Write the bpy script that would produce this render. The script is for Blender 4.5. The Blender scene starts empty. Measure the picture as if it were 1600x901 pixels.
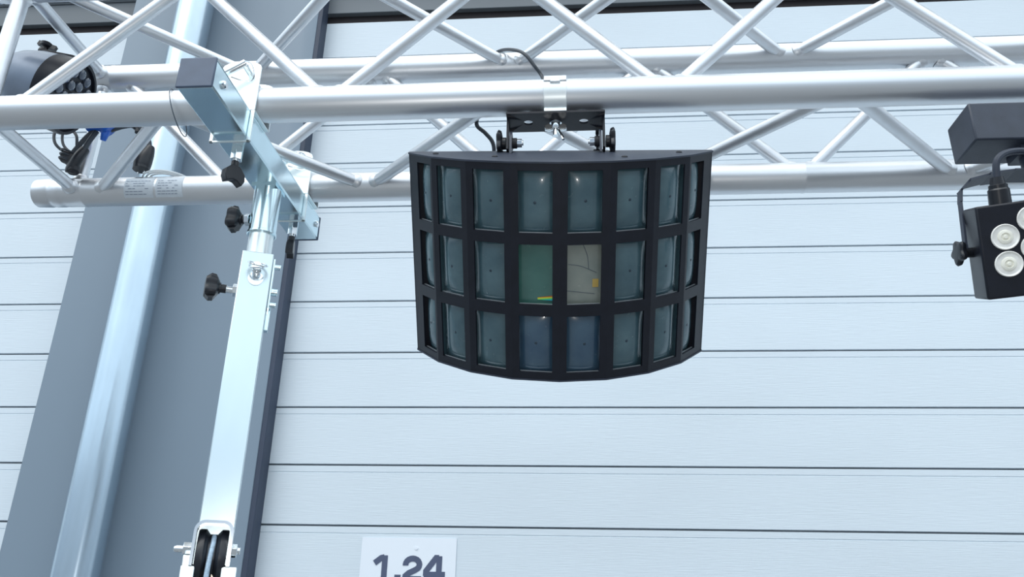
import bpy, bmesh, math, random
from mathutils import Vector, Matrix
PI = math.pi
random.seed(7)
SC = bpy.context.scene
COL = SC.collection
G = 1.6                                     # height of the camera above the paving; shapes below are given relative to it

# ---------------------------------------------------------------- camera, sky, lights, exposure
SC.view_settings.view_transform = 'Standard'
SC.view_settings.look = 'None'
SC.view_settings.gamma = 1.0
SC.view_settings.use_curve_mapping = False
SC.view_settings.exposure = 0.13

def camera():
    f, pitch, roll, yaw = 1251.2, .3864, .0206, -.0825
    cy, sy, cp, sp = math.cos(yaw), math.sin(yaw), math.cos(pitch), math.sin(pitch)
    w = Vector((sy*cp, cy*cp, sp)); r = Vector((cy, -sy, 0)); u = r.cross(w)
    cr, sr = math.cos(roll), math.sin(roll)
    r2 = r*cr + u*sr; u2 = u*cr - r*sr
    cd = bpy.data.cameras.new('camera'); c = bpy.data.objects.new('camera', cd); COL.objects.link(c)
    cd.sensor_fit = 'HORIZONTAL'; cd.sensor_width = 36.0; cd.lens = f/1600*36.0
    cd.clip_start = .02; cd.clip_end = 200
    m = Matrix((( r2.x, u2.x, -w.x, 0), (r2.y, u2.y, -w.y, 0), (r2.z, u2.z, -w.z, G), (0, 0, 0, 1)))
    c.matrix_world = m
    SC.camera = c
camera()

def world():
    wd = bpy.data.worlds.new('overcast_sky'); SC.world = wd; wd.use_nodes = True
    nt = wd.node_tree; nt.nodes.clear()
    out = nt.nodes.new('ShaderNodeOutputWorld'); bg = nt.nodes.new('ShaderNodeBackground')
    tc = nt.nodes.new('ShaderNodeTexCoord'); sx = nt.nodes.new('ShaderNodeSeparateXYZ')
    rp = nt.nodes.new('ShaderNodeValToRGB')
    el = rp.color_ramp.elements
    el[0].position = 0.0; el[0].color = (.20, .25, .31, 1)
    el[1].position = 1.0; el[1].color = (1.10, 1.18, 1.22, 1)
    for p, c in ((.10, (.28, .35, .43, 1)), (.17, (.66, .80, .93, 1)), (.42, (.88, 1.01, 1.10, 1))):
        e = el.new(p); e.color = c
    nz = nt.nodes.new('ShaderNodeTexNoise'); nz.inputs['Scale'].default_value = 2.2; nz.inputs['Detail'].default_value = 3
    mx = nt.nodes.new('ShaderNodeMath'); mx.operation = 'MULTIPLY_ADD'
    mx.inputs[1].default_value = .5; mx.inputs[2].default_value = .85
    mul = nt.nodes.new('ShaderNodeMath'); mul.operation = 'MULTIPLY'; mul.inputs[1].default_value = SKY
    L = nt.links.new
    L(tc.outputs['Generated'], sx.inputs[0]); L(sx.outputs['Z'], rp.inputs[0])
    L(tc.outputs['Generated'], nz.inputs['Vector']); L(nz.outputs['Fac'], mx.inputs[0])
    L(mx.outputs[0], mul.inputs[0]); L(rp.outputs[0], bg.inputs['Color']); L(mul.outputs[0], bg.inputs['Strength'])
    L(bg.outputs[0], out.inputs[0])
SKY = 1.25
world()

def lamp(name, kind, loc, energy, color, **k):
    ld = bpy.data.lights.new(name, kind); ld.energy = energy; ld.color = color
    for a, v in k.items(): setattr(ld, a, v)
    o = bpy.data.objects.new(name, ld); COL.objects.link(o); o.location = loc
    return o
sun = lamp('sun', 'SUN', (0, 0, 8), 1.1, (1.0, .98, .94), angle=math.radians(50))
sun.rotation_euler = Vector((-.40, -.62, 1.0)).to_track_quat('Z', 'Y').to_euler()
lamp('camera_flash', 'POINT', (-.01, -.01, G+.06), 3.2, (1.0, .97, .93), shadow_soft_size=.012)

# ---------------------------------------------------------------- materials
MATS = {}
def mat(name, col, rough=.5, metal=0., noise=None, bump=None, spec=.5, coat=0.):
    """noise = (scale xyz, amount, detail) ; bump = (scale xyz, strength)"""
    m = bpy.data.materials.new(name); m.use_nodes = True
    nt = m.node_tree; b = nt.nodes['Principled BSDF']; L = nt.links.new
    b.inputs['Base Color'].default_value = (*col, 1); b.inputs['Roughness'].default_value = rough
    b.inputs['Metallic'].default_value = metal; b.inputs['Specular IOR Level'].default_value = spec
    b.inputs['Coat Weight'].default_value = coat
    tc = nt.nodes.new('ShaderNodeTexCoord')
    def tex(sc, det=4):
        mp = nt.nodes.new('ShaderNodeMapping'); mp.inputs['Scale'].default_value = sc
        n = nt.nodes.new('ShaderNodeTexNoise'); n.inputs['Scale'].default_value = 1; n.inputs['Detail'].default_value = det
        L(tc.outputs['Object'], mp.inputs[0]); L(mp.outputs[0], n.inputs['Vector']); return n
    if noise:
        n = tex(noise[0], noise[2] if len(noise) > 2 else 4)
        mx = nt.nodes.new('ShaderNodeMix'); mx.data_type = 'RGBA'
        a = noise[1]
        mx.inputs['A'].default_value = (*[max(0, c*(1-a)) for c in col], 1)
        mx.inputs['B'].default_value = (*[min(1, c*(1+a)) for c in col], 1)
        rp = nt.nodes.new('ShaderNodeMapRange'); rp.inputs[1].default_value = .3; rp.inputs[2].default_value = .7
        L(n.outputs['Fac'], rp.inputs[0]); L(rp.outputs[0], mx.inputs['Factor']); L(mx.outputs['Result'], b.inputs['Base Color'])
    if bump:
        n = tex(bump[0], 5); bp = nt.nodes.new('ShaderNodeBump'); bp.inputs['Strength'].default_value = bump[1]
        bp.inputs['Distance'].default_value = .002
        L(n.outputs['Fac'], bp.inputs['Height']); L(bp.outputs[0], b.inputs['Normal'])
    MATS[name] = m
    return m
ALU = mat('brushed_aluminium', (.74, .76, .79), .38, .88, ((3, 30, 30), .05), ((4, 160, 160), .05))
ALUW = mat('weld_aluminium', (.85, .87, .90), .3, .9, None, ((250, 250, 250), .3))
ZINC = mat('blue_zinc_plate', (.70, .86, .92), .2, 1., ((9, 9, 9), .08), ((40, 40, 5), .03))
CHROME = mat('chrome', (.86, .90, .93), .12, 1.)
BRIGHT = mat('bright_zinc', (.88, .96, .98), .32, .75, ((20, 20, 6), .06))
FLASHZ = mat('flash_lit_zinc', (.90, .95, .96), .34, .4, ((20, 20, 20), .03))  # flash overexposure put into the material: whiter, less metallic zinc
MASTM = mat('mast_zinc', (.66, .76, .80), .27, .92, ((9, 9, 2.5), .10, 5), ((20, 20, 6), .06))
BLACK = mat('black_powder_coat', (.0075, .0095, .017), .40, 0, ((60, 60, 60), .15), ((900, 900, 900), .10), .35)
BLACKB = mat('blueblack_coat_and_sheen', (.032, .041, .064), .46, 0, ((60, 60, 60), .12), ((900, 900, 900), .12))  # the casing's lighter, bluer grazing reflection is put into this coat's colour
PLAST = mat('black_plastic', (.012, .014, .020), .35, 0, None, ((400, 400, 400), .05))
RUBBER = mat('black_rubber', (.016, .018, .024), .6, 0, None, ((500, 500, 500), .08))
GREYP = mat('grey_blue_plastic_cap', (.075, .105, .165), .45, 0, ((50, 50, 50), .08))
HOUSE = mat('grey_lamp_housing', (.19, .235, .31), .33, .2, ((20, 20, 20), .12))
WALL = mat('white_woodgrain_panel', (.66, .735, .80), .5, 0, ((1.4, 3, 3), .03), ((14, 60, 420), .32))
GROOVE = mat('panel_joint_seal', (.16, .18, .20), .8, 0, ((5, 5, 60), .2))
PIER = mat('grey_painted_steel', (.20, .26, .325), .42, .0, ((1.2, 1.2, .6), .06), ((300, 300, 300), .04))
PIERD = mat('pier_side_shade', (.035, .050, .085), .6, 0, ((9, 9, 3), .15))  # shade on the pier's side face, put in as dark blue
LINT = mat('grey_lintel', (.15, .17, .19), .6, 0, ((1, 1, 4), .1))
SEAL = mat('brown_black_seal', (.018, .014, .016), .8, 0, ((6, 6, 6), .2))
PIPE = mat('galvanised_downpipe', (.50, .60, .68), .24, .88, ((7, 7, 2.2), .14, 6), ((30, 30, 8), .05))
PAVE = mat('paving', (.17, .175, .18), .9, 0, ((2, 2, 2), .12), ((60, 60, 60), .3))
PAPER = mat('white_paper', (.80, .85, .92), .55, 0, ((3, 3, 3), .01))
INK = mat('dark_blue_ink', (.075, .095, .165), .6, 0, ((30, 30, 30), .05))
STICK = mat('pale_label_paper', (.66, .72, .78), .5, 0, ((30, 30, 30), .03))
PRINT = mat('grey_print', (.28, .33, .42), .6, 0, ((30, 30, 30), .05))
BLUE = mat('blue_tape', (.015, .12, .55), .4, 0, ((60, 60, 60), .15))
STEELW = mat('steel_wire', (.62, .66, .70), .35, .8, ((60, 60, 60), .1))
GWIRE = mat('grey_wire', (.10, .12, .15), .45, .3, ((60, 60, 60), .1))
CABLE = mat('dark_grey_cable', (.035, .045, .06), .45, 0, ((90, 90, 90), .15))
ROPE = mat('pale_blue_cable', (.42, .55, .68), .45, .2, ((300, 300, 300), .15), ((30, 30, 600), .4))
WHITEP = mat('white_pvc', (.80, .84, .86), .4, 0, ((60, 60, 60), .03))
BROWNREF = mat('brown_reflection_metal', (.62, .52, .42), .3, .7, ((20, 20, 20), .15))  # tint of the brownish reflections below the pulley
LEDC = mat('led_reflector', (.90, .88, .84), .35, 0, ((90, 90, 90), .12))
LEDW = mat('led_chip', (.92, .90, .80), .3, 0, ((90, 90, 90), .05))
GLASSD = mat('dark_led_lens', (.06, .08, .12), .12, 0, None, None, .8, .6)

def glass_mat(name, deep, edge, rough=.22):
    """frosted fresnel glass over a dark cavity: mottled teal, with fine ribs"""
    m = bpy.data.materials.new(name); m.use_nodes = True
    nt = m.node_tree; b = nt.nodes['Principled BSDF']; L = nt.links.new
    tc = nt.nodes.new('ShaderNodeTexCoord')
    n = nt.nodes.new('ShaderNodeTexNoise'); n.inputs['Scale'].default_value = 24; n.inputs['Detail'].default_value = 5
    n2 = nt.nodes.new('ShaderNodeTexNoise'); n2.inputs['Scale'].default_value = 110; n2.inputs['Detail'].default_value = 6
    L(tc.outputs['Object'], n.inputs['Vector']); L(tc.outputs['Object'], n2.inputs['Vector'])
    mr = nt.nodes.new('ShaderNodeMapRange'); mr.inputs[1].default_value = .3; mr.inputs[2].default_value = .72
    mx = nt.nodes.new('ShaderNodeMix'); mx.data_type = 'RGBA'
    mx.inputs['A'].default_value = (*deep, 1); mx.inputs['B'].default_value = (*edge, 1)
    L(n.outputs['Fac'], mr.inputs[0]); L(mr.outputs[0], mx.inputs['Factor']); L(mx.outputs['Result'], b.inputs['Base Color'])
    r = nt.nodes.new('ShaderNodeMapRange'); r.inputs[3].default_value = rough*.7; r.inputs[4].default_value = rough*1.5
    L(n2.outputs['Fac'], r.inputs[0]); L(r.outputs[0], b.inputs['Roughness'])
    bp = nt.nodes.new('ShaderNodeBump'); bp.inputs['Strength'].default_value = .08; bp.inputs['Distance'].default_value = .001
    L(n2.outputs['Fac'], bp.inputs['Height']); L(bp.outputs[0], b.inputs['Normal'])
    b.inputs['Coat Weight'].default_value = .5; b.inputs['Coat Roughness'].default_value = .06
    return m
LENS = glass_mat('teal_fresnel_glass', (.040, .085, .110), (.085, .150, .175))
LENSB = glass_mat('blue_fresnel_glass', (.032, .070, .120), (.065, .120, .170))
LENSG = glass_mat('green_tinted_glass', (.045, .140, .120), (.075, .190, .165))
LENSC = glass_mat('pale_clear_glass', (.20, .235, .215), (.30, .32, .28))
LDOT = mat('lens_centre_mark', (.02, .04, .06), .3)
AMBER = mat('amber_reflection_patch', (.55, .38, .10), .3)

def rainbow_mat():
    m = bpy.data.materials.new('rainbow_band'); m.use_nodes = True  # colours run from cyan to red up the strip
    nt = m.node_tree; b = nt.nodes['Principled BSDF']; L = nt.links.new
    tc = nt.nodes.new('ShaderNodeTexCoord'); sx = nt.nodes.new('ShaderNodeSeparateXYZ'); rp = nt.nodes.new('ShaderNodeValToRGB')
    e = rp.color_ramp.elements
    e[0].position = .15; e[1].position = .85; e[0].color = (.02, .55, .75, 1); e[1].color = (.6, .10, .02, 1)
    a = e.new(.35); a.color = (.05, .75, .2, 1); a = e.new(.65); a.color = (.8, .75, .05, 1)
    L(tc.outputs['Generated'], sx.inputs[0]); L(sx.outputs['Z'], rp.inputs[0]); L(rp.outputs[0], b.inputs['Base Color'])
    b.inputs['Roughness'].default_value = .2
    return m
RAINBOW = rainbow_mat()

# ---------------------------------------------------------------- mesh helpers (coordinates relative to the camera height)
class MB:
    def __init__(s): s.bm = bmesh.new(); s.mi = 0
    def _tag(s, faces):
        for f in faces: f.material_index = s.mi
    def quadbox(s, x0, x1, y0, y1, z0, z1, M=None):
        c = [(x, y, z) for x in (x0, x1) for y in (y0, y1) for z in (z0, z1)]
        v = [s.bm.verts.new(M @ Vector(p) if M else p) for p in c]
        fs = [s.bm.faces.new([v[i] for i in q]) for q in ((0,1,3,2),(4,6,7,5),(0,4,5,1),(2,3,7,6),(0,2,6,4),(1,5,7,3))]
        s._tag(fs); return s
    def prism(s, pts, d0, d1, M=None):
        """closed 2-D outline (a, b) pushed from depth d0 to d1; maps to (a, d, b)"""
        f = lambda a, d, b: (M @ Vector((a, d, b))) if M else Vector((a, d, b))
        A = [s.bm.verts.new(f(a, d0, b)) for a, b in pts]; B = [s.bm.verts.new(f(a, d1, b)) for a, b in pts]
        n = len(pts); fs = [s.bm.faces.new(A), s.bm.faces.new(B[::-1])]
        for i in range(n): fs.append(s.bm.faces.new((A[i], B[i], B[(i+1) % n], A[(i+1) % n])))
        s._tag(fs); return s
    def rings(s, rings, cap=True, closed=False):
        R = [[s.bm.verts.new(p) for p in r] for r in rings]; n = len(R[0]); fs = []
        m = len(R)
        for i in range(m if closed else m-1):
            a, b = R[i], R[(i+1) % m]
            for k in range(n): fs.append(s.bm.faces.new((a[k], a[(k+1) % n], b[(k+1) % n], b[k])))
        if cap and not closed: fs += [s.bm.faces.new(R[0][::-1]), s.bm.faces.new(R[-1])]
        s._tag(fs); return s
    def lathe(s, prof, p0, axis, seg=24, cap=True):
        """prof = [(t along axis, radius)]"""
        ax = Vector(axis).normalized(); p0 = Vector(p0)
        a = ax.orthogonal().normalized(); b = ax.cross(a)
        return s.rings([[p0+ax*t+(a*math.cos(2*PI*k/seg)+b*math.sin(2*PI*k/seg))*r for k in range(seg)] for t, r in prof], cap)
    def cyl(s, p, q, r, seg=24, r2=None):
        p, q = Vector(p), Vector(q); d = q-p
        return s.lathe([(0, r), (d.length, r if r2 is None else r2)], p, d, seg)
    def tube(s, pts, r, seg=10, closed=False, smooth=6):
        P = [Vector(p) for p in pts]
        if smooth:
            n = len(P); out = []
            for i in range(n if closed else n-1):
                g = lambda j: P[j % n] if closed else P[max(0, min(n-1, j))]
                a, b, c, d = g(i-1), g(i), g(i+1), g(i+2)
                for k in range(smooth):
                    t = k/smooth
                    out.append(.5*((2*b)+(c-a)*t+(2*a-5*b+4*c-d)*t*t+(3*b-a-3*c+d)*t**3))
            if not closed: out.append(P[-1])
            P = out
        n = len(P); rings = []; up = None
        for i in range(n):
            if closed: t = (P[(i+1) % n]-P[i-1]).normalized()
            else: t = (P[min(n-1, i+1)]-P[max(0, i-1)]).normalized()
            if up is None: up = t.orthogonal().normalized()
            up = (up - t*up.dot(t)).normalized(); sd = t.cross(up)
            rr = r(i/(n-1)) if callable(r) else r
            rings.append([P[i]+(up*math.cos(2*PI*k/seg)+sd*math.sin(2*PI*k/seg))*rr for k in range(seg)])
        return s.rings(rings, True, closed)
    def torus(s, c, axis, R, r, seg=32, arc=None):
        ax = Vector(axis).normalized(); a = ax.orthogonal().normalized(); b = ax.cross(a); c = Vector(c)
        return s.tube([c+(a*math.cos(2*PI*k/seg)+b*math.sin(2*PI*k/seg))*R for k in range(seg)], r, 8, True, 0)

def obj(name, mb, mats, parent=None, bevel=0, label=None, kind=None, origin=None, smooth=35):
    bm = mb.bm
    org = parent['_o'] if parent is not None else (origin if origin is not None else (0, 0, 0))
    org = Vector(org)
    bmesh.ops.translate(bm, vec=-org, verts=bm.verts)
    bmesh.ops.recalc_face_normals(bm, faces=bm.faces)
    me = bpy.data.meshes.new(name); bm.to_mesh(me); bm.free()
    for m in (mats if isinstance(mats, (list, tuple)) else [mats]): me.materials.append(m)
    me.polygons.foreach_set('use_smooth', [True]*len(me.polygons))
    me.set_sharp_from_angle(angle=math.radians(smooth))
    o = bpy.data.objects.new(name, me); COL.objects.link(o)
    if parent is not None: o.parent = parent
    else: o.location = org + Vector((0, 0, G))
    o['_o'] = tuple(org)
    if bevel:
        b = o.modifiers.new('bevel', 'BEVEL'); b.width = bevel; b.segments = 2; b.limit_method = 'ANGLE'; b.angle_limit = math.radians(40)
    if label: o['label'] = label
    if kind: o['kind'] = kind
    return o
def thing(name, label, cat, org, group=None):
    o = bpy.data.objects.new(name, None); COL.objects.link(o); o.empty_display_size = .05
    o.location = Vector(org)+Vector((0, 0, G)); o['_o'] = tuple(org); o['label'] = label; o['category'] = cat
    if group: o['group'] = group
    return o
def tag(o, label, cat, group=None):
    o['label'] = label; o['category'] = cat
    if group: o['group'] = group
    return o

# ---------------------------------------------------------------- setting: sectional wall, pier, lintel, paving
mb = MB(); mb.quadbox(-40, 40, -40, 2.6, -G-.12, -G); obj('floor', mb, PAVE, kind='structure')
WY = 2.5
JO = [2.001, 1.846, 1.690, 1.525, 1.343, 1.162, .980, .797, .612, .427, .243]
z = .243
while z-.184 > -G+.05: z -= .184; JO.append(z)
def wall():
    mb = MB(); pr = [(2.17, 0), (2.17, .0)]
    prof = [(2.17, .0)]
    for j in JO:
        prof += [(j+.0032, .0), (j+.0024, .009), (j-.0024, .009), (j-.0032, .0),
                 (j-.0215, .0), (j-.0225, .0016), (j-.0240, .0016), (j-.0250, .0)]
    prof.append((-G, .0))
    x0, x1 = -9.0, 9.0
    A = [mb.bm.verts.new((x0, WY+d, zz)) for zz, d in prof]; B = [mb.bm.verts.new((x1, WY+d, zz)) for zz, d in prof]
    for i in range(len(prof)-1):
        f = mb.bm.faces.new((A[i], B[i], B[i+1], A[i+1]))
        f.material_index = 1 if (i >= 1 and (i-1) % 8 == 1) else 0
    mb.quadbox(x0, x1, WY+.012, WY+.10, -G, 2.17)
    o = obj('wall_back', mb, [WALL, GROOVE], kind='structure', smooth=20)
wall()
def pier():
    # painted steel pier: flat left flange, shallow folded pan on the right, dark strip painting its shaded side face
    mb = MB()
    for P in ([(-1.724, 2.40), (-1.724, WY), (-.985, WY), (-.985, 2.435), (-1.02, 2.425), (-1.05, 2.425), (-1.16, 2.455), (-1.33, 2.452), (-1.40, 2.42), (-1.46, 2.40)],):
        mb.rings([[Vector((x, y-.0, zz)) for x, y in P] for zz in (-G, 3.6)])
    obj('trim_1', mb, PIER, kind='structure', bevel=.002)
    mb = MB(); mb.quadbox(-.986, -.968, 2.437, WY-.0005, -G, 3.6); obj('trim_2', mb, PIERD, kind='structure', bevel=.002)
    for x0, x1, n in ((-9, -1.722, 3), (-.984, 9, 5)):
        mb = MB(); mb.quadbox(x0, x1, 2.512, WY+.10, 2.17, 2.212); obj('trim_%d' % n, mb, SEAL, kind='structure')
        mb = MB(); mb.quadbox(x0, x1, 2.49, WY+.10, 2.212, 2.31)
        mb.quadbox(x0, x1, 2.484, WY+.10, 2.31, 2.322)
        obj('trim_%d' % (n+1), mb, LINT, kind='structure', bevel=.002)
    for x0, x1, n in ((-9, -1.722, "left"), (-.984, 9, "right")):
        mb = MB(); mb.quadbox(x0, x1, 2.47, WY+.10, 2.322, 3.6); obj('wall_'+n, mb, PIER, kind='structure')
pier()
def downpipe():
    t = thing('downpipe', 'round galvanised downpipe running down the grey steel pier', 'downpipe', (-1.432, 2.335, -G))
    mb = MB(); mb.cyl((-1.432, 2.335, -G), (-1.432, 2.335, 3.55), .0645, 48)
    obj('pipe', mb, PIPE, t)
    for zz in (-.55, 2.75):
        mb = MB(); mb.cyl((-1.432, 2.335, zz), (-1.432, 2.335, zz+.03), .0675, 48)
        mb.quadbox(-1.445, -1.419, 2.39, 2.43, zz, zz+.03); obj('pipe_bracket', mb, PIPE, t, .001)
downpipe()

# sign with the number, on the wall
def stroke(pts, w):
    """outline of a thick open 2-D line with mitred corners"""
    P = [Vector((a, b)) for a, b in pts]; L_, R_ = [], []
    for i, p in enumerate(P):
        if i == 0: d = (P[1]-p).normalized(); n = Vector((-d.y, d.x)); s_ = w/2
        elif i == len(P)-1: d = (p-P[i-1]).normalized(); n = Vector((-d.y, d.x)); s_ = w/2
        else:
            a = (p-P[i-1]).normalized(); b = (P[i+1]-p).normalized(); t = (a+b).normalized()
            n = Vector((-t.y, t.x)); s_ = w/2/max(.4, n.dot(Vector((-a.y, a.x))))
        L_.append(p+n*s_); R_.append(p-n*s_)
    return L_, R_
def sign():
    t = thing('number_sign', 'white paper sign printed 1.24 on the pale panel wall', 'sign', (-.502, 2.4985, 0))
    rot = Matrix.Translation((-.502, 2.498, .0)) @ Matrix.Rotation(math.radians(-.3), 4, 'Y') @ Matrix.Translation((.502, -2.498, 0))
    mb = MB(); mb.quadbox(-.6465, -.3575, 2.497, 2.4992, -.002, .2085); obj('paper', mb, PAPER, t, 0)
    h = .0735; b0 = .0840; w = .0170
    def digit(name, strokes, x, W):
        mb = MB()
        for k, st in enumerate(strokes):
            Lp, Rp = stroke([(x+a*W, b0+b*h) for a, b in st], w)
            y0, y1 = 2.4960-.00015*k, 2.4972
            for i in range(len(Lp)-1):
                mb.prism([(Lp[i].x, Lp[i].y), (Lp[i+1].x, Lp[i+1].y), (Rp[i+1].x, Rp[i+1].y), (Rp[i].x, Rp[i].y)], y0, y1)
        obj(name, mb, INK, t)
    digit('digit', [[(.78, 0), (.78, 1.0)], [(.08, .70), (.52, .90), (.74, .93)]], -.6065, .044)
    mb = MB(); mb.quadbox(-.5400, -.5215, 2.496, 2.4972, b0, b0+.0195); obj('decimal_point', mb, INK, t)
    arc = [(.5+.36*math.cos(a)*1.0, .66+.235*math.sin(a)) for a in [math.radians(d) for d in range(180, -50, -18)]]
    arc = [(.14, .62)] + arc
    digit('digit', [arc+[(.62, .44), (.32, .33), (.16, .22), (.14, .05)], [(.02, .105), (.98, .105)]], -.5165, .058)
    digit('digit', [[(.72, 0), (.72, 1.0)], [(.70, .93), (.56, .93), (.10, .42), (.10, .24)], [(.0, .285), (1.02, .285)]], -.4520, .062)
    mb = MB(); mb.cyl((-.4787, 2.4972, .179), (-.4787, 2.495, .179), .0045, 12); obj('pin', mb, PAPER, t)
sign()

# ---------------------------------------------------------------- aluminium box truss
TY, TZ, TS, TR = .939, .6715, .24, .025
XE, XR = -.939, 2.03
def truss():
    t = thing('box_truss', 'silver aluminium box truss with round chords and diagonal braces', 'truss', (0, TY+TS/2, TZ))
    ch = {'A': (TY, TZ), 'C': (TY+TS, TZ), 'B': (TY+TS, TZ+TS), 'D': (TY, TZ+TS)}
    for k, (y, zz) in ch.items():
        mb = MB()
        pr = [(0, .0225), (.002, .0245), (.026, .0252), (.028, .0240), (.033, .0240), (.035, .0252), (.050, .0252), (.053, .0245), (.058, TR), (.088, TR), (.0895, .0256), (.0925, .0256), (.094, TR)]
        if k == 'C': pr += [(1.312, TR), (1.314, .0255), (1.317, .0255), (1.319, TR)]
        pr += [(XR-XE, TR)]
        mb.lathe(pr, (XE, y, zz), (1, 0, 0), 48)
        # conical coupler bolts on the end sleeve
        if k in 'C': mb.cyl((XE+.017, y, zz+.022), (XE+.017, y, zz+.0275), .004, 10)
        obj('chord', mb, ALU, t)
    def brace(p, q, r=.0102):
        p, q = Vector(p), Vector(q); d = (q-p).normalized(); ln = (q-p).length
        mb = MB(); mb.cyl(p+d*.012, q-d*.012, r, 20)
        for o_, s in ((p, 1), (q, -1)):
            # weld bead where the tube meets the chord
            c0 = o_+d*s*.0285
            mb.lathe([(-.006, r+.0042), (-.002, r+.0036), (.0015, r+.0018), (.004, r)], c0, d*s, 20, False)
        obj('brace', mb, ALU, t)
    S = .2405; x0 = -.8274
    N = [x0+S*i for i in range(0, 12)]
    P = lambda k, x: (x, *ch[k])
    for i in range(len(N)-1):
        a, b = N[i], N[i+1]; ev = i % 2 == 0
        # even nodes (N1): front face on A, bottom face on C, back face on B, top face on D
        for e, o_ in (('A', 'D'), ('C', 'A'), ('B', 'C'), ('D', 'B')):
            if ev: brace(P(e, a), P(o_, b))
            else: brace(P(o_, a), P(e, b))
    for e, o_ in (('A', 'D'), ('C', 'A'), ('B', 'C'), ('D', 'B')):
        brace(P(e, -.866), P(o_, -.866), .0122 if e in 'A' else .0102)
    # maker's label wrapped on the lower rear chord (small unreadable print)
    def sheet(x0, x1, a0, a1, R, m, name, par, n=10):
        mb = MB(); rows = []
        for i in range(n+1):
            a = a0+(a1-a0)*i/n
            rows.append((TY+TS-math.cos(a)*R, TZ+math.sin(a)*R))
        f = []
        V0 = [mb.bm.verts.new((x0, y, zz)) for y, zz in rows]; V1 = [mb.bm.verts.new((x1, y, zz)) for y, zz in rows]
        for i in range(n): mb.bm.faces.new((V0[i], V1[i], V1[i+1], V0[i+1]))
        return obj(name, mb, m, par)
    lb = sheet(-.768, -.716, -.95, .62, TR+.0004, STICK, 'label_sticker', t)
    lb2 = sheet(-.712, -.664, -.95, .62, TR+.0004, STICK, 'label_sticker', t)
    rnd = random.Random(3)
    for par, xa, xb in ((lb, -.765, -.722), (lb2, -.708, -.672)):
        mb = MB()
        for k in range(6):
            a = -.72+k*.19
            x = xa
            while x < xb-.006*rnd.random():
                w = .003+.005*rnd.random()
                if rnd.random() < .8:
                    v = []
                    for xx, aa in ((x, a), (min(x+w, xb), a), (min(x+w, xb), a+.045), (x, a+.045)):
                        v.append(mb.bm.verts.new((xx, TY+TS-math.cos(aa)*(TR+.0008), TZ+math.sin(aa)*(TR+.0008))))
                    mb.bm.faces.new(v)
                x += w+.0012
        obj('print', mb, PRINT, par)
    return t
truss()

# ---------------------------------------------------------------- wind-up stand carrying the truss
def knob_shape(mb, c, ax, R, h, lobes=3, stem=.02, sr=.0045):
    """lobed clamping knob: c is the centre of its inner face, ax points outwards"""
    ax = Vector(ax).normalized(); a = ax.orthogonal().normalized(); b = ax.cross(a); c = Vector(c); n = 36
    def ring(t, s):
        return [c+ax*t+(a*math.cos(2*PI*k/n)+b*math.sin(2*PI*k/n))*R*s*(1+.16*math.cos(lobes*2*PI*k/n)) for k in range(n)]
    mb.rings([ring(0, .55), ring(h*.2, .9), ring(h*.7, 1.0), ring(h*.95, .86), ring(h, .6)])
    mb.cyl(c-ax*stem, c+ax*h*.1, sr*1.9, 14)
def wing_knob(mb, c, ax, side, L=.022, h=.03):
    """flat two-winged T knob"""
    ax = Vector(ax).normalized(); sd = Vector(side).normalized(); up = ax.cross(sd)
    M = Matrix((( sd.x, up.x, ax.x, c[0]), (sd.y, up.y, ax.y, c[1]), (sd.z, up.z, ax.z, c[2]), (0, 0, 0, 1)))
    pts = [(-L*.38, 0), (L*.38, 0), (L*.95, h*.35), (L, h*.7), (L*.75, h), (L*.2, h*.82), (-L*.2, h*.82), (-L*.75, h), (-L, h*.7), (-L*.95, h*.35)]
    mb.prism(pts, -.006, .006, M)
SPIN = []
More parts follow.
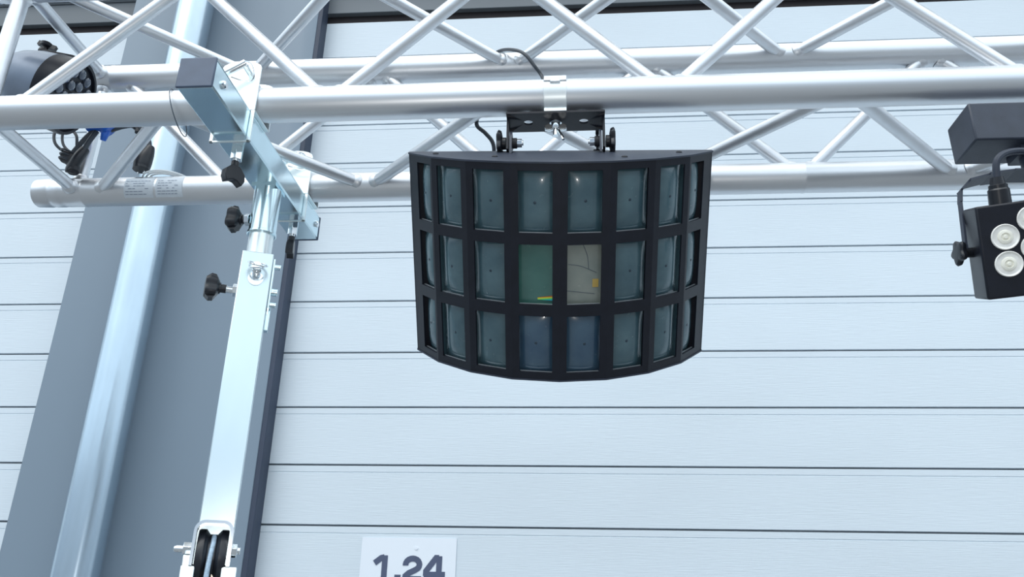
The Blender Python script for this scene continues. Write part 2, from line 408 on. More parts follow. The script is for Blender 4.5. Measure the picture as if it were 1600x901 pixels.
def stand():
    X0, X1 = -.4925, -.4465; XC = -.4695
    t = thing('lifting_stand', 'galvanised crank lifting stand with square cross bar under the truss', 'stand', (XC, 1.06, -G))
    # cross bar along the depth
    mb = MB()
    y0, y1, z0, z1 = .800, 1.237, .602, .6445
    w = .0022
    mb.quadbox(X0, X1, y0, y1, z0, z0+w); mb.quadbox(X0, X1, y0, y1, z1-w, z1)
    mb.quadbox(X0, X0+w, y0, y1, z0+w, z1-w); mb.quadbox(X1-w, X1, y0, y1, z0+w, z1-w)
    cb = obj('cross_bar', mb, ZINC, t, .0012)
    mb = MB(); mb.quadbox(X0-.001, X1+.001, y0-.004, y0, z0-.001, z1+.001); mb.quadbox(X0+.003, X1-.003, y0, y0+.02, z0+.003, z1-.003)
    obj('end_cap', mb, GREYP, cb, .0015, label='grey-blue plastic end cap')
    mb = MB(); mb.quadbox(X0-.001, X1+.001, y1, y1+.004, z0-.001, z1+.001); obj('end_cap', mb, GREYP, cb, .0012)
    for yy in (.826, 1.222):
        mb = MB(); mb.lathe([(0, .0065), (.003, .006), (.0045, .004)], (X1, yy, z0+.022), (1, 0, 0), 16)
        obj('bolt', mb, CHROME, cb)
    for yc, side in ((TY, 1), (TY+TS, -1)):
        # saddle: two upright plates before and behind the chord, a strip under the bar
        mb = MB(); xa, xb = X0-.006, X1+.006; zt, zb = .729, .5935
        out = [(xa, z1+.0005), (xb, z1+.0005), (xb, zt-.012)] + [((xa+xb)/2+(xb-xa)/2*math.cos(a)*1, zt-.012+.012*math.sin(a)) for a in [PI*k/8 for k in range(1, 8)]] + [(xa, zt-.012)]
        for yy in (yc-.0285, yc+.0255):
            mb.prism(out, yy, yy+.003)
            if yy > yc: continue
            mb.quadbox(xa, X0-.0005, yy, yy+.003, zb, z1+.0005); mb.quadbox(X1+.0005, xb, yy, yy+.003, zb, z1+.0005)
            mb.quadbox(xa, xb, yy, yy+.003, zb, z0-.0055)
        mb.quadbox(xa, xb, yc-.0255, yc+.0255, z1+.0002, z1+.0017)
        sd = obj('chord_saddle', mb, BRIGHT, t, .0007)
        mb = MB(); mb.cyl((XC+.012, yc-.048, .7095), (XC+.012, yc+.040, .7095), .0032, 12)
        mb.cyl((XC+.012, yc-.046, .7095), (XC+.012, yc-.0285, .7095), .0048, 12)
        mb.cyl((XC-.016, yc-.046, .694), (XC+.013, yc-.046, .712), .0052, 14)
        mb.tube([(XC+.012, yc-.05, .712), (XC+.024, yc-.05, .706), (XC+.028, yc-.045, .690), (XC+.018, yc-.04, .684), (XC-.006, yc-.044, .690)], .0009, 6)
        obj('retaining_pin', mb, CHROME, sd)
        kx, ky = XC, yc+.0
        mb = MB(); mb.cyl((kx, ky, z0), (kx, ky, zb-.012), .0085, 6); mb.cyl((kx, ky, zb-.010), (kx, ky, zb-.020), .0045, 12)
        obj('lock_nut', mb, CHROME, sd, .0004)
        mb = MB(); mb.cyl((kx, ky, zb-.014), (kx, ky, zb-.026), .0055, 14); wing_knob(mb, (kx, ky, zb-.022), (0, 0, -1), (.55, .83, 0) if side > 0 else (-.25, .97, 0), .0155, .028)
        obj('clamp_knob', mb, PLAST, sd, .0012, label='black plastic clamping knob')
    # head spigot, sleeve and mast
    mb = MB(); mb.quadbox(XC-.019, XC+.019, 1.04, 1.08, .5985, .602); mb.cyl((XC, 1.06, .5995), (XC, 1.06, .5230), .0205, 40)
    mb.lathe([(0, .0205), (.001, .0218), (.004, .0218), (.005, .0205)], (XC, 1.06, .5225), (0, 0, 1), 40)
    hd = obj('head_tube', mb, ZINC, t)
    mb = MB(); mb.cyl((XC, 1.06, .5230), (XC, 1.06, .470), .0180, 40); obj('inner_tube', mb, BRIGHT, t)
    MX = XC; hw = .0222
    def square_tube(x0, x1, y0, y1, z0, z1, w=.002):
        mb = MB(); mb.quadbox(x0, x1, y0, y0+w, z0, z1); mb.quadbox(x0, x1, y1-w, y1, z0, z1)
        mb.quadbox(x0, x0+w, y0+w, y1-w, z0, z1); mb.quadbox(x1-w, x1, y0+w, y1-w, z0, z1); return mb
    mb = square_tube(MX-hw, MX+hw, 1.0365, 1.0835, .05, .486)
    mb.quadbox(MX-hw+.002, MX+hw-.002, 1.0385, 1.0815, .480, .484)
    ms = obj('mast', mb, MASTM, t, .0015)
    mb = square_tube(MX-.030, MX+.030, 1.030, 1.090, -G+.12, .0475, .003); obj('outer_mast', mb, MASTM, t, .0015)
    mb = MB(); mb.quadbox(MX+hw+.0005, MX+hw+.0035, 1.045, 1.078, .405, .482); mb.quadbox(MX+hw, MX+hw+.006, 1.060, 1.072, .375, .41)
    for zz in (.472, .432, .412): mb.cyl((MX+hw+.002, 1.052, zz), (MX+hw+.0125, 1.052, zz), .0042 if zz != .432 else .0058, 12)
    obj('guide_plate', mb, ZINC, t, .0006)
    # clamping knobs pointing to the left
    for c, stem, R, zz in (((-.5030, 1.055, .548), .014, .0175, .548), ((-.5165, 1.055, .4290), .018, .0165, .4290)):
        ax = Vector((-1, -.12, .06 if zz > .5 else .0))
        xs = XC-.0195 if zz > .5 else MX-hw+.001
        mb = MB(); mb.cyl((xs, 1.055, zz-.001), (c[0]+.004, 1.055, zz), .0052, 14); mb.cyl((xs, 1.055, zz), (xs-.007, 1.055, zz), .0095, 6)
        nt_ = obj('threaded_stud', mb, CHROME, t, .0004)
        mb = MB(); mb.cyl((c[0]+.010, 1.055, zz), (c[0], 1.055, zz), .0062, 16)
        knob_shape(mb, c, ax, R, .020, 4, .002)
        wing = Vector((0, .3, 1))
        wing_knob(mb, c, ax, (0, .1, 1), R*1.2, .018)
        obj('locking_knob', mb, PLAST, t, label='black plastic locking knob')
    # ring pull pin on the mast front
    px, pz = XC+.0015, .4560
    mb = MB(); mb.lathe([(0, .011), (.001, .0108), (.0012, .008)], (px, 1.0365, pz-.012), (0, -1, 0), 32)
    mb.lathe([(0, .0065), (.006, .0065), (.007, .005), (.016, .005), (.017, .007), (.021, .0065)], (px, 1.0365, pz), (0, -1, 0), 20)
    mb.torus((px+.001, 1.0185, pz+.0035), (.12, -.55, 1.0), .0135, .0011, 36)
    mb.torus((px+.001, 1.0195, pz+.0015), (-.18, -.75, 1.0), .0120, .0010, 36)
    obj('ring_pin', mb, CHROME, t)
    # pulley fork at the foot of the visible mast
    ux, uz = -.4705, .0690; y0, y1 = 1.0065, 1.0365
    def arch(w, top, r, zb):
        pts = [(ux-w, zb), (ux-w, top-r)]
        pts += [(ux-w+r-r*math.cos(a), top-r+r*math.sin(a)) for a in [PI/2*k/6 for k in range(1, 7)]]
        pts += [(ux+w-r+r*math.sin(a), top-r+r*math.cos(a)) for a in [PI/2*k/6 for k in range(0, 7)]]
        pts += [(ux+w, zb)]
        return pts
    o_, i_ = arch(.0235, .102, .013, .048), arch(.0200, .0985, .010, .048)
    mb = MB()
    for k in range(len(o_)-1): mb.prism([o_[k], o_[k+1], i_[k+1], i_[k]], y0-.008, y1)
    fk = obj('pulley_fork', mb, CHROME, t)
    mb = MB()
    wr = .0345; cy_ = 1.036
    mb.lathe([(-.0180, .020), (-.0180, wr-.001), (-.0165, wr), (-.0095, wr), (-.0045, wr-.006), (.0045, wr-.006), (.0095, wr), (.0165, wr), (.0180, wr-.001), (.0180, .020)], (ux, cy_-.004, .0590), (1, 0, 0), 40)
    obj('pulley_wheel', mb, PLAST, fk, label='black grooved pulley wheel')
    mb = MB()
    mb.cyl((ux-.0235, cy_-.012, uz-.001), (ux-.034, cy_-.012, uz-.001), .0085, 6); mb.lathe([(0, .0045), (.008, .0045), (.011, .003)], (ux-.034, cy_-.012, uz-.001), (-1, 0, 0), 14)
    obj('axle_bolt', mb, CHROME, fk, .0005); mb = MB()
    mb.cyl((ux+.0235, cy_-.012, uz-.001), (ux+.030, cy_-.012, uz-.001), .0085, 6); mb.lathe([(0, .0048), (.004, .0045)], (ux+.030, cy_-.012, uz-.001), (1, 0, 0), 14)
    obj('axle_bolt', mb, CHROME, fk, .0005)
    mb = MB(); mb.tube([(ux+.001, 1.0150, .0835), (ux+.001, 1.0070, .0745), (ux, 1.0030, .062), (ux-.0010, 1.0010, .045), (ux-.0015, 1.0010, .02)], .0032, 10)
    mb.cyl((ux-.0015, 1.001, .0205), (ux-.004, 1.006, -.96), .0032, 10)
    obj('hoist_cable', mb, ROPE, t, label='pale blue-grey hoist cable')
    mb = MB()
    mb.quadbox(ux-.0320, ux-.0160, 1.000, 1.030, .010, .0475); mb.quadbox(ux-.0315, ux-.0225, 1.004, 1.030, .0475, .0600)
    obj('side_lug', mb, BRIGHT, t, .001)
    mb = MB(); mb.quadbox(ux+.0150, ux+.0330, 1.000, 1.030, .010, .0475)
    mb.cyl((ux+.022, 1.000, .030), (ux+.022, .994, .030), .007, 6)
    obj('side_lug', mb, BRIGHT, t, .001)
    mb = MB(); mb.quadbox(ux-.0150, ux-.0065, 1.012, 1.030, .010, .0440); obj('lug_reflection', mb, BROWNREF, t, .001)  # brown reflections on the block, painted as small tinted pieces
    mb = MB(); mb.quadbox(ux+.0030, ux+.0130, 1.012, 1.030, .010, .0440); obj('lug_reflection', mb, BROWNREF, t, .001)
    SPIN[:] = [o for o in t.children if o.name.split('.')[0] in ('mast','outer_mast','guide_plate','ring_pin','pulley_fork','hoist_cable','side_lug','lug_reflection')]+[o for o in t.children if o.name in ('threaded_stud.001','locking_knob.001')]
    # winch and legs below the frame
    mb = MB(); mb.quadbox(MX-.045, MX+.045, .975, 1.030, -1.05, -.92); mb.cyl((MX-.05, .99, -.985), (MX+.05, .99, -.985), .032, 24)
    mb.tube([(MX+.045, .99, -.985), (MX+.08, .99, -.985), (MX+.085, .93, -.90), (MX+.13, .92, -.89)], .006, 10, smooth=0)
    obj('winch', mb, ZINC, t, .002)
    mb = MB(); mb.quadbox(MX-.05, MX+.05, 1.01, 1.11, -G+.10, -G+.22); obj('foot_block', mb, ZINC, t, .003)
    for k in range(4):
        a = PI/4+k*PI/2; d = Vector((math.cos(a), math.sin(a), 0)); c = Vector((MX, 1.06, -G+.15))
        mb = MB(); mb.cyl(c+d*.04, c+d*.55+Vector((0, 0, -.115)), .016, 16)
        mb.cyl(c+d*.55+Vector((0, 0, -.10)), c+d*.55+Vector((0, 0, -.15)), .028, 20)
        obj('leg', mb, ZINC, t)
stand()
for o in SPIN: o.matrix_basis = Matrix.Translation((0, 0, 0)) @ Matrix.Rotation(math.radians(22), 4, 'Z')
# thin wire loop hanging round the front chord beside the cross bar
mb = MB(); mb.torus((-.568, TY, TZ-.008), (1, .12, .30), .0345, .0008, 48)
tag(obj('wire_loop', mb, GWIRE), 'thin grey wire loop round the front truss chord beside the stand head', 'wire')

# ---------------------------------------------------------------- half-round multi-window effect light
YB = 1.04; KF = YB/.9
FX, FZ, FR, FA, FH, FT, FP = -.0174*KF, .4122*KF, .2063*KF, 1.0627, .2474*KF, .6585, .0323
FM = Matrix.Translation((FX, YB, FZ)) @ Matrix.Rotation(FP, 4, 'Z') @ Matrix.Rotation(FT, 4, 'X')
def effect_light():
    t = thing('effect_light', 'black half-round effect light with 24 glass windows hanging from the truss', 'light', (FX, 1.0, .30))
    H2 = FH/2; CO = math.cos(FA)
    def av(k, R=FR): a = FA*(k-4)/4; return Vector((R*math.sin(a), -R*math.cos(a)+FR*CO))
    rows = [(.0549, .1338), (-.0394, .0400), (-.1332, -.0550)]
    # housing: eight flat fronts with cut-out windows, top, bottom, sides and back
    mb = MB(); bm = mb.bm; th = .0022
    faces = []
    for k in range(8):
        p, q = av(k), av(k+1); u = (q-p); w = u.length; u = u/w; n = Vector((u.y, -u.x))
        ww = .0440
        if k in (0, 7): cx = [w/2-.020, w/2+.020]
        else: cx = [w/2-ww/2, w/2+ww/2]
        if k == 0: cx = [w*.36, w*.36+.036]
        if k == 7: cx = [w*.64-.036, w*.64]
        xs = [0, cx[0], cx[1], w]
        zs = [H2, rows[0][1], rows[0][0], rows[1][1], rows[1][0], rows[2][1], rows[2][0], -H2]
        F = lambda a, b, d: FM @ Vector((p.x+u.x*a-n.x*d, p.y+u.y*a-n.y*d, b))
        grid = {(i, j, s): bm.verts.new(F(xs[i], zs[j], s*th)) for i in range(4) for j in range(8) for s in (0, 1)}
        for i in range(3):
            for j in range(7):
                hole = (i == 1 and j in (1, 3, 5))
                if hole:
                    for a, b in (((i, j), (i+1, j)), ((i+1, j), (i+1, j+1)), ((i+1, j+1), (i, j+1)), ((i, j+1), (i, j))):
                        bm.faces.new((grid[(*a, 0)], grid[(*b, 0)], grid[(*b, 1)], grid[(*a, 1)]))
                else:
                    for s in (0, 1): bm.faces.new([grid[(*c, s)] for c in ((i, j), (i+1, j), (i+1, j+1), (i, j+1))])
        faces.append((p, u, n, w, cx))
    mb.bm.normal_update()
    hs = obj('front_shell', mb, BLACK, t, smooth=8)
    mb = MB()
    pl = [av(k, FR*1.0) for k in range(9)]; pl = [(v.x, v.y) for v in pl]
    def plate(z0, z1, off, back):
        pts = [((x*(1+off)), (y-off*.12)) for x, y in pl] + [(pl[-1][0]*(1+off), back), (pl[0][0]*(1+off), back)]
        mb.rings([[FM @ Vector((x, y, z)) for x, y in pts] for z in (z0, z1)])
    plate(H2, H2+.0022, .006, .012); plate(-H2-.0022, -H2, .004, .012)
    xe = pl[-1][0]
    mb.quadbox(-xe, xe, .010, .0122, -H2, H2, FM)
    mb.quadbox(-xe, -xe+.002, -.001, .010, -H2, H2, FM); mb.quadbox(xe-.002, xe, -.001, .010, -H2, H2, FM)
    cs = obj('casing', mb, BLACKB, t, smooth=20)
    # dark inner drum behind the lenses
    mb = MB()
    pi_ = [av(k, FR-.024) for k in range(9)]
    mb.rings([[FM @ Vector((v.x, v.y, z)) for v in pi_]+[FM @ Vector((xe-.03, .005, z)), FM @ Vector((-xe+.03, .005, z))] for z in (-H2+.001, H2-.001)])
    obj('inner_drum', mb, RUBBER, t)
    for xx, yy in ((-.168, -.022), (-.085, -.060), (.083, -.072), (.160, -.022)):
        mb = MB(); c = FM @ Vector((xx, yy, H2+.0020)); mb.lathe([(0, .0042), (.0012, .0040), (.002, .0025)], c, FM.to_3x3() @ Vector((0, 0, 1)), 14)
        obj('screw', mb, RUBBER, t)
    # lenses
    def make_lens(k, r):
        p, u, n, w, cx = faces[k]; z0, z1 = rows[r]
        a0, a1 = cx[0]-.005, cx[1]+.005; b0, b1 = z0-.004, z1+.004
        m = LENS
        if r == 2: m = LENSB if k in (3, 4) else LENS
        if r == 1 and k == 3: m = LENSG
        if r == 1 and k == 4: m = LENSC
        mb = MB(); bm = mb.bm; NA, NB = 12, 12
        F = lambda a, b, d: FM @ Vector((p.x+u.x*a-n.x*d, p.y+u.y*a-n.y*d, b))
        bul = .0 if (r == 1 and k in (3, 4)) else .0095
        def dep(s, q): return .0125 - bul*(1-abs(2*s-1)**2.4)*(1-.75*abs(2*q-1)**4)
        V = [[bm.verts.new(F(a0+(a1-a0)*i/NA, b0+(b1-b0)*j/NB, dep(i/NA, j/NB))) for j in range(NB+1)] for i in range(NA+1)]
        for i in range(NA):
            for j in range(NB): bm.faces.new((V[i][j], V[i+1][j], V[i+1][j+1], V[i][j+1]))
        # edge thickness
        for (i0, j0), (i1, j1) in [((0, j), (0, j+1)) for j in range(NB)]+[((NA, j), (NA, j+1)) for j in range(NB)]+[((i, 0), (i+1, 0)) for i in range(NA)]+[((i, NB), (i+1, NB)) for i in range(NA)]:
            A_ = bm.verts.new(F(a0+(a1-a0)*i0/NA, b0+(b1-b0)*j0/NB, .0160)); B_ = bm.verts.new(F(a0+(a1-a0)*i1/NA, b0+(b1-b0)*j1/NB, .0160))
            bm.faces.new((V[i0][j0], V[i1][j1], B_, A_))
        lab = {LENSG: 'green tinted glass window with a rainbow strip', LENSC: 'pale clear glass window'}.get(m)
        ln = obj('lens', mb, m, t, label=lab)
        mb = MB(); mb.rings([[F(a, b, d) for b, d in ((z0-.0002, .0030), (z0+.0007, .0030), (z0+.0007, .0050), (z0-.0002, .0050))] for a in (cx[0]+.0005, cx[1]-.0005)])
        obj('glass_edge', mb, STEELW, ln)
        if bul:
            mb = MB(); cxx, czz = (a0+a1)/2+.001*((k*7+r*3) % 5-2), (b0+b1)/2+.001*((k*5+r) % 3-1)
            mb.lathe([(0, .0021), (.0004, .0015)], F(cxx, czz, dep(.5, .5)+.0001), FM.to_3x3() @ Vector((n.x, n.y, 0)), 12)
            obj('centre_mark', mb, LDOT, ln)
        elif m is LENSG:
            mb = MB()
            c = [F(a, b, d) for a, b, d in ((cx[1]-.021, z0+.0035, .0122), (cx[1]-.001, z0+.0030, .0122), (cx[1]-.001, z0+.0095, .0122), (cx[1]-.021, z0+.0065, .0122))]
            c2 = [x+(FM.to_3x3() @ Vector((n.x, n.y, 0)))*.0003 for x in c]
            mb.rings([c, c2]); obj('rainbow_strip', mb, RAINBOW, ln)
        else:
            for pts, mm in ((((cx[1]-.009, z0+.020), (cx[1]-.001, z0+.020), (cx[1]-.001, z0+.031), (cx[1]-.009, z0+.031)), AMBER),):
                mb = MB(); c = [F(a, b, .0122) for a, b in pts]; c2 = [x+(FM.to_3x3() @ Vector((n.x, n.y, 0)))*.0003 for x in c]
                mb.rings([c, c2]); obj('amber_reflection', mb, mm, ln)  # amber reflection in the pane, painted as a thin patch
            mb = MB()
            for l in ([(cx[0]+.003, z1-.028), (cx[0]+.02, z1-.031), (cx[1]-.004, z1-.040)], [(cx[0]+.022, z1-.002), (cx[0]+.028, z1-.018), (cx[0]+.030, z1-.036)], [(cx[0]+.002, z0+.016), (cx[1]-.006, z0+.011)]):
                mb.tube([F(a, b, .0124) for a, b in l], .0004, 6)
                obj('inner_wiring', mb, GWIRE, ln); mb = MB()
            mb.bm.free()
    for r in range(3):
        for k in range(8): make_lens(k, r)
    # U bracket hanging from the clamp
    xa, xb = -.0895, .0455; zt = .6390; y0, y1 = .924, .970; tk = .003
    mb = MB(); bm = mb.bm
    # strap with two through holes: build as a grid of quads around the holes
    def strap(zz0, zz1):
        holes = [(-.0600, .947), (.0170, .947)]; hr = .0058
        def ringpts(c, n=16): return [(c[0]+hr*1.15*math.cos(2*PI*k/n), c[1]+hr*math.sin(2*PI*k/n)) for k in range(n)]
        cuts = [xa, -.0220, xb]
        for hi, c in enumerate(holes):
            a, b = cuts[hi], cuts[hi+1]; R_ = ringpts(c); n = len(R_)
            def outer(p):
                dx, dy = p[0]-c[0], p[1]-c[1]; ts = []
                if dx > 1e-9: ts.append((b-c[0])/dx)
                if dx < -1e-9: ts.append((a-c[0])/dx)
                if dy > 1e-9: ts.append((y1-c[1])/dy)
                if dy < -1e-9: ts.append((y0-c[1])/dy)
                q = min(ts); return (c[0]+dx*q, c[1]+dy*q)
            O = [outer(p) for p in R_]
            cor = [(a, y0), (b, y0), (b, y1), (a, y1)]
            for z_ in (zz0, zz1):
                for k in range(n):
                    p, q, po, qo = R_[k], R_[(k+1) % n], O[k], O[(k+1) % n]
                    poly = [p, po]
                    same = abs(po[0]-qo[0]) < 1e-6 or abs(po[1]-qo[1]) < 1e-6
                    if not same:
                        poly.append(min(cor, key=lambda s: (s[0]-(po[0]+qo[0])/2)**2+(s[1]-(po[1]+qo[1])/2)**2))
                    poly += [qo, q]
                    bm.faces.new([bm.verts.new((x, y, z_)) for x, y in poly])
            for k in range(n):
                p, q = R_[k], R_[(k+1) % n]
                bm.faces.new([bm.verts.new(v) for v in ((*p, zz0), (*q, zz0), (*q, zz1), (*p, zz1))])
        for (p, q) in (((xa, y0), (xb, y0)), ((xa, y1), (xb, y1))):
            bm.faces.new([bm.verts.new(v) for v in ((*p, zz0), (*q, zz0), (*q, zz1), (*p, zz1))])
    strap(zt-tk, zt)
    for x in (xa, xb-tk): mb.quadbox(x, x+tk, .936, .958, .588, zt)
    bmesh.ops.remove_doubles(bm, verts=bm.verts, dist=1e-6)
    br = obj('mounting_bracket', mb, BLACK, t)
    # ears on the casing and the tilt knobs
    for x, s in ((xa, -1), (xb, 1)):
        mb = MB(); xi = x-s*.0045
        pts = [(.934, .580), (.962, .602), (.962, .612), (.954, .618), (.940, .618), (.934, .606)]
        mb.rings([[Vector((xx, y, zz)) for y, zz in pts] for xx in (xi-s*.0002, xi-s*.0032)]); obj('ear', mb, BLACKB, t)
        c = Vector((x+s*.001, .9475, .6035))
        mb = MB(); mb.cyl(c+Vector((s*.000, 0, 0)), c+Vector((s*.006, 0, 0)), .0085, 20)
        knob_shape(mb, c+Vector((s*.005, 0, 0)), (s, 0, 0), .0175, .008, 6, .001)
        obj('tilt_knob', mb, PLAST, t, .0005)
        mb = MB(); mb.cyl(c-Vector((s*.008, 0, 0)), c-Vector((s*.015, 0, 0)), .0075, 12); obj('knob_washer', mb, RUBBER, t)
        mb = MB(); mb.cyl(c-Vector((s*.015, 0, 0)), c-Vector((s*.022, 0, 0)), .0062, 6); mb.cyl(c-Vector((s*.021, 0, 0)), c-Vector((s*.024, 0, 0)), .0035, 12)
        obj('knob_nut', mb, CHROME, t, .0004)
    # dark stay on the right, behind the bracket
    mb = MB(); mb.cyl((.0365, .985, .642), (.0365, .985, .592), .0022, 8); mb.quadbox(.030, .043, .962, .990, .590, .600); mb.quadbox(.034, .039, .962, .987, .6395, .643)
    obj('safety_eye', mb, BLACK, t)
    return t
effect_light()

def chord_clamp():
    cx = -.0220; hw = .0155
    t = thing('pipe_clamp', 'bright silver half coupler gripping the front chord above the effect light', 'clamp', (cx, TY, TZ))
    R0, R1 = TR+.0006, TR+.0046
    def band(a0, a1, mbx, r0=R0, r1=R1, w=hw, n=24):
        rings = []
        for i in range(n+1):
            a = math.radians(a0+(a1-a0)*i/n)
            dy, dz = -math.cos(a), math.sin(a)
            rings.append([Vector((cx-w, TY+dy*r0, TZ+dz*r0)), Vector((cx+w, TY+dy*r0, TZ+dz*r0)), Vector((cx+w, TY+dy*r1, TZ+dz*r1)), Vector((cx-w, TY+dy*r1, TZ+dz*r1))])
        mbx.rings(rings)
    mb = MB(); band(-78, 12, mb); band(-258, -82, mb, w=hw*.98)
    mb.quadbox(cx-hw, cx+hw, .9245, .953, .6392, .6450)
    obj('clamp_body', mb, FLASHZ, t, .0006)
    mb = MB(); band(18, 100, mb)
    obj('clamp_jaw', mb, FLASHZ, t, .0006)
    mb = MB(); c = Vector((cx, TY-.0285, TZ+.0075))
    mb.cyl(c+Vector((-hw, 0, 0)), c+Vector((hw, 0, 0)), .0022, 10)
    mb.quadbox(cx-.007, cx+.007, TY-.0325, TY-.026, TZ+.003, TZ+.0105)
    obj('hinge', mb, STEELW, t, .0008)
    mb = MB(); mb.cyl((cx, .947, .6388), (cx, .947, .6140), .0040, 14); mb.lathe([(0, .0085), (.0018, .0085)], (cx, .947, .6358), (0, 0, -1), 20)
    mb.lathe([(0, .0065), (.006, .0060), (.009, .0045)], (cx, .947, .6335), (0, 0, -1), 18)
    obj('clamp_bolt', mb, CHROME, t)
    mb = MB()
    for s in (-1, 1):
        P = [(s*.003, -.000), (s*.010, .004), (s*.0155, .001), (s*.0150, -.006), (s*.009, -.0075), (s*.003, -.006)]
        mb.prism([(cx+a, .6290+b) for a, b in P], .9445, .9490)
    mb.cyl((cx+.004, .9455, .622), (cx+.011, .9400, .6030), .0022, 10)
    obj('wing_nut', mb, CHROME, t, .0006)
chord_clamp()

# mains cable of the effect light
mb = MB(); mb.tube([(-.1550, 1.205, .9440), (-.1420, 1.190, .9480), (-.1220, 1.160, .9340), (-.0975, 1.135, .9130), (-.0790, 1.120, .8915), (-.0621, 1.120, .8663), (-.0478, 1.120, .8407), (-.0440, 1.07, .775), (-.052, 1.005, .715), (-.085, .982, .690), (-.1290, .981, .6800), (-.1400, .998, .6700), (-.1270, 1.000, .6560), (-.1160, .999, .6400), (-.1130, 1.000, .6220), (-.1180, 1.013, .606)], .0030, 10)
tag(obj('mains_cable', mb, CABLE), 'dark grey cable draped from the rear upper chord down behind the effect light', 'cable')

# ---------------------------------------------------------------- LED spot on a cross box, at the right
def led_spot():
    t = thing('led_spot_bar', 'black LED spot with round lenses on a box bar at the right edge', 'spotlight', (.62, .93, .40))
    mb = MB(); mb.quadbox(.5055, 1.16, .900, .962, .5625, .6170)
    bx = obj('box_bar', mb, BLACKB, t, .0022)
    for x in (.83,):
        mb = MB(); mb.lathe([(-.02, TR+.001), (-.02, TR+.005), (.02, TR+.005), (.02, TR+.001)], (x, TY, TZ), (1, 0, 0), 32, False)
        mb.quadbox(x-.02, x+.02, TY-.012, TY+.012, .617, .6450); obj('clamp', mb, ALU, t, .001)
    mb = MB(); sx, sy = .5830, .931
    mb.cyl((sx, sy, .5625), (sx, sy, .525), .0115, 24); mb.quadbox(sx-.018, sx+.018, sy-.018, sy+.018, .552, .5625)
    obj('swivel_stem', mb, BLACKB, t)
    # head
    HC = Vector((.5450, .915, .4200)); yaw, tilt = -.186, .40
    M = Matrix.Translation(HC) @ Matrix.Rotation(yaw, 4, 'Z') @ Matrix.Rotation(tilt, 4, 'X') @ Matrix.Rotation(-.05, 4, 'Y')
    hw, hh, dd = .0596, .0555, .030
    mb = MB()
    out = [(-hw, -hh), (hw, -hh), (hw, hh-.0), (-hw, hh-.0)]
    mb.rings([[M @ Vector((a*s, y, b*s)) for a, b in out] for y, s in ((-dd-.0, 1.0), (.018, 1.0), (dd, .86))])
    hd = obj('spot_head', mb, BLACK, t, .0025)
    # vent slots on top
    mb = MB()
    for k in range(5):
        mb.quadbox(-.020+k*.0105, -.0135+k*.0105, .000, .004, hh-.001, hh+.0006, M)
    obj('vent_slots', mb, STEELW, hd)
    rows = [(-.0325, [.0160, -.0160]), (-.0030, [.0335, .0000, -.0330]), (.0270, [.0160, -.0160])]
    for x, zs in rows:
        for zz in zs:
            c = M @ Vector((x, -dd, zz)); ax = M.to_3x3() @ Vector((0, -1, 0))
            mb = MB(); mb.lathe([(-.002, .0152), (.0016, .0152), (.0024, .0144), (.0008, .0125), (.0005, .0085)], c, ax, 32)
            lo = obj('lens', mb, LEDC, t)
            mb = MB(); mb.lathe([(.0005, .0085), (.0020, .0075), (.0026, .0050), (.0008, .0040), (.0012, .0028), (.0034, .0018)], c, ax, 24)
            obj('led_chip', mb, LEDW, lo)
    # yoke
    mb = MB(); Y = sy
    L_ = [(sx+.004, .527), (sx-.03, .5275), (.5230, .5235), (.4990, .5170), (.4890, .5060), (.4860, .4900), (.4810, .4300), (.4800, .4180)]
    for k in range(len(L_)-1):
        (xa, za), (xb, zb) = L_[k], L_[k+1]
        d = Vector((xb-xa, zb-za)).normalized(); n = Vector((-d.y, d.x))*.0013
        wa = (.016, .015, .012, .008, .005, .004, .005)[k]
        mb.prism([(xa+n.x, za+n.y), (xb+n.x, zb+n.y), (xb-n.x, zb-n.y), (xa-n.x, za-n.y)], Y-wa, Y+wa)
    R_ = [(sx+.004, .527), (sx+.02, .5275), (.606, .522), (.611, .508), (.6085, .425)]
    for k in range(len(R_)-1):
        (xa, za), (xb, zb) = R_[k], R_[k+1]
        d = Vector((xb-xa, zb-za)).normalized(); n = Vector((-d.y, d.x))*.0013
        mb.prism([(xa+n.x, za+n.y), (xb+n.x, zb+n.y), (xb-n.x, zb-n.y), (xa-n.x, za-n.y)], Y-.012, Y+.012)
    obj('yoke', mb, BLACKB, t)
    c = Vector((.4775, .931, .4210))
    mb = MB(); mb.cyl(c+Vector((.0015, 0, 0)), c+Vector((.0135, 0, 0)), .0062, 14)
    knob_shape(mb, c, (-1, 0, 0), .0145, .009, 5, .001); obj('yoke_knob', mb, PLAST, t, .0005)
    # plug and cable on the top of the head
    pc = M @ Vector((-.020, .010, hh)); up = M.to_3x3() @ Vector((0, 0, 1))
    mb = MB(); mb.lathe([(-.001, .0125), (.018, .0120), (.020, .0105), (.024, .0105), (.025, .0085), (.034, .0070)], pc, up, 20)
    obj('plug', mb, PLAST, t)
    e = pc+up*.032
    mb = MB(); mb.tube([e, e+up*.020+Vector((.004, 0, .004)), e+Vector((.022, -.006, .034)), e+Vector((.055, -.002, .034)), (.640, .935, .548), (.6405, .935, .5635)], .0042, 10)
    obj('lead', mb, BLACKB, t)
led_spot()

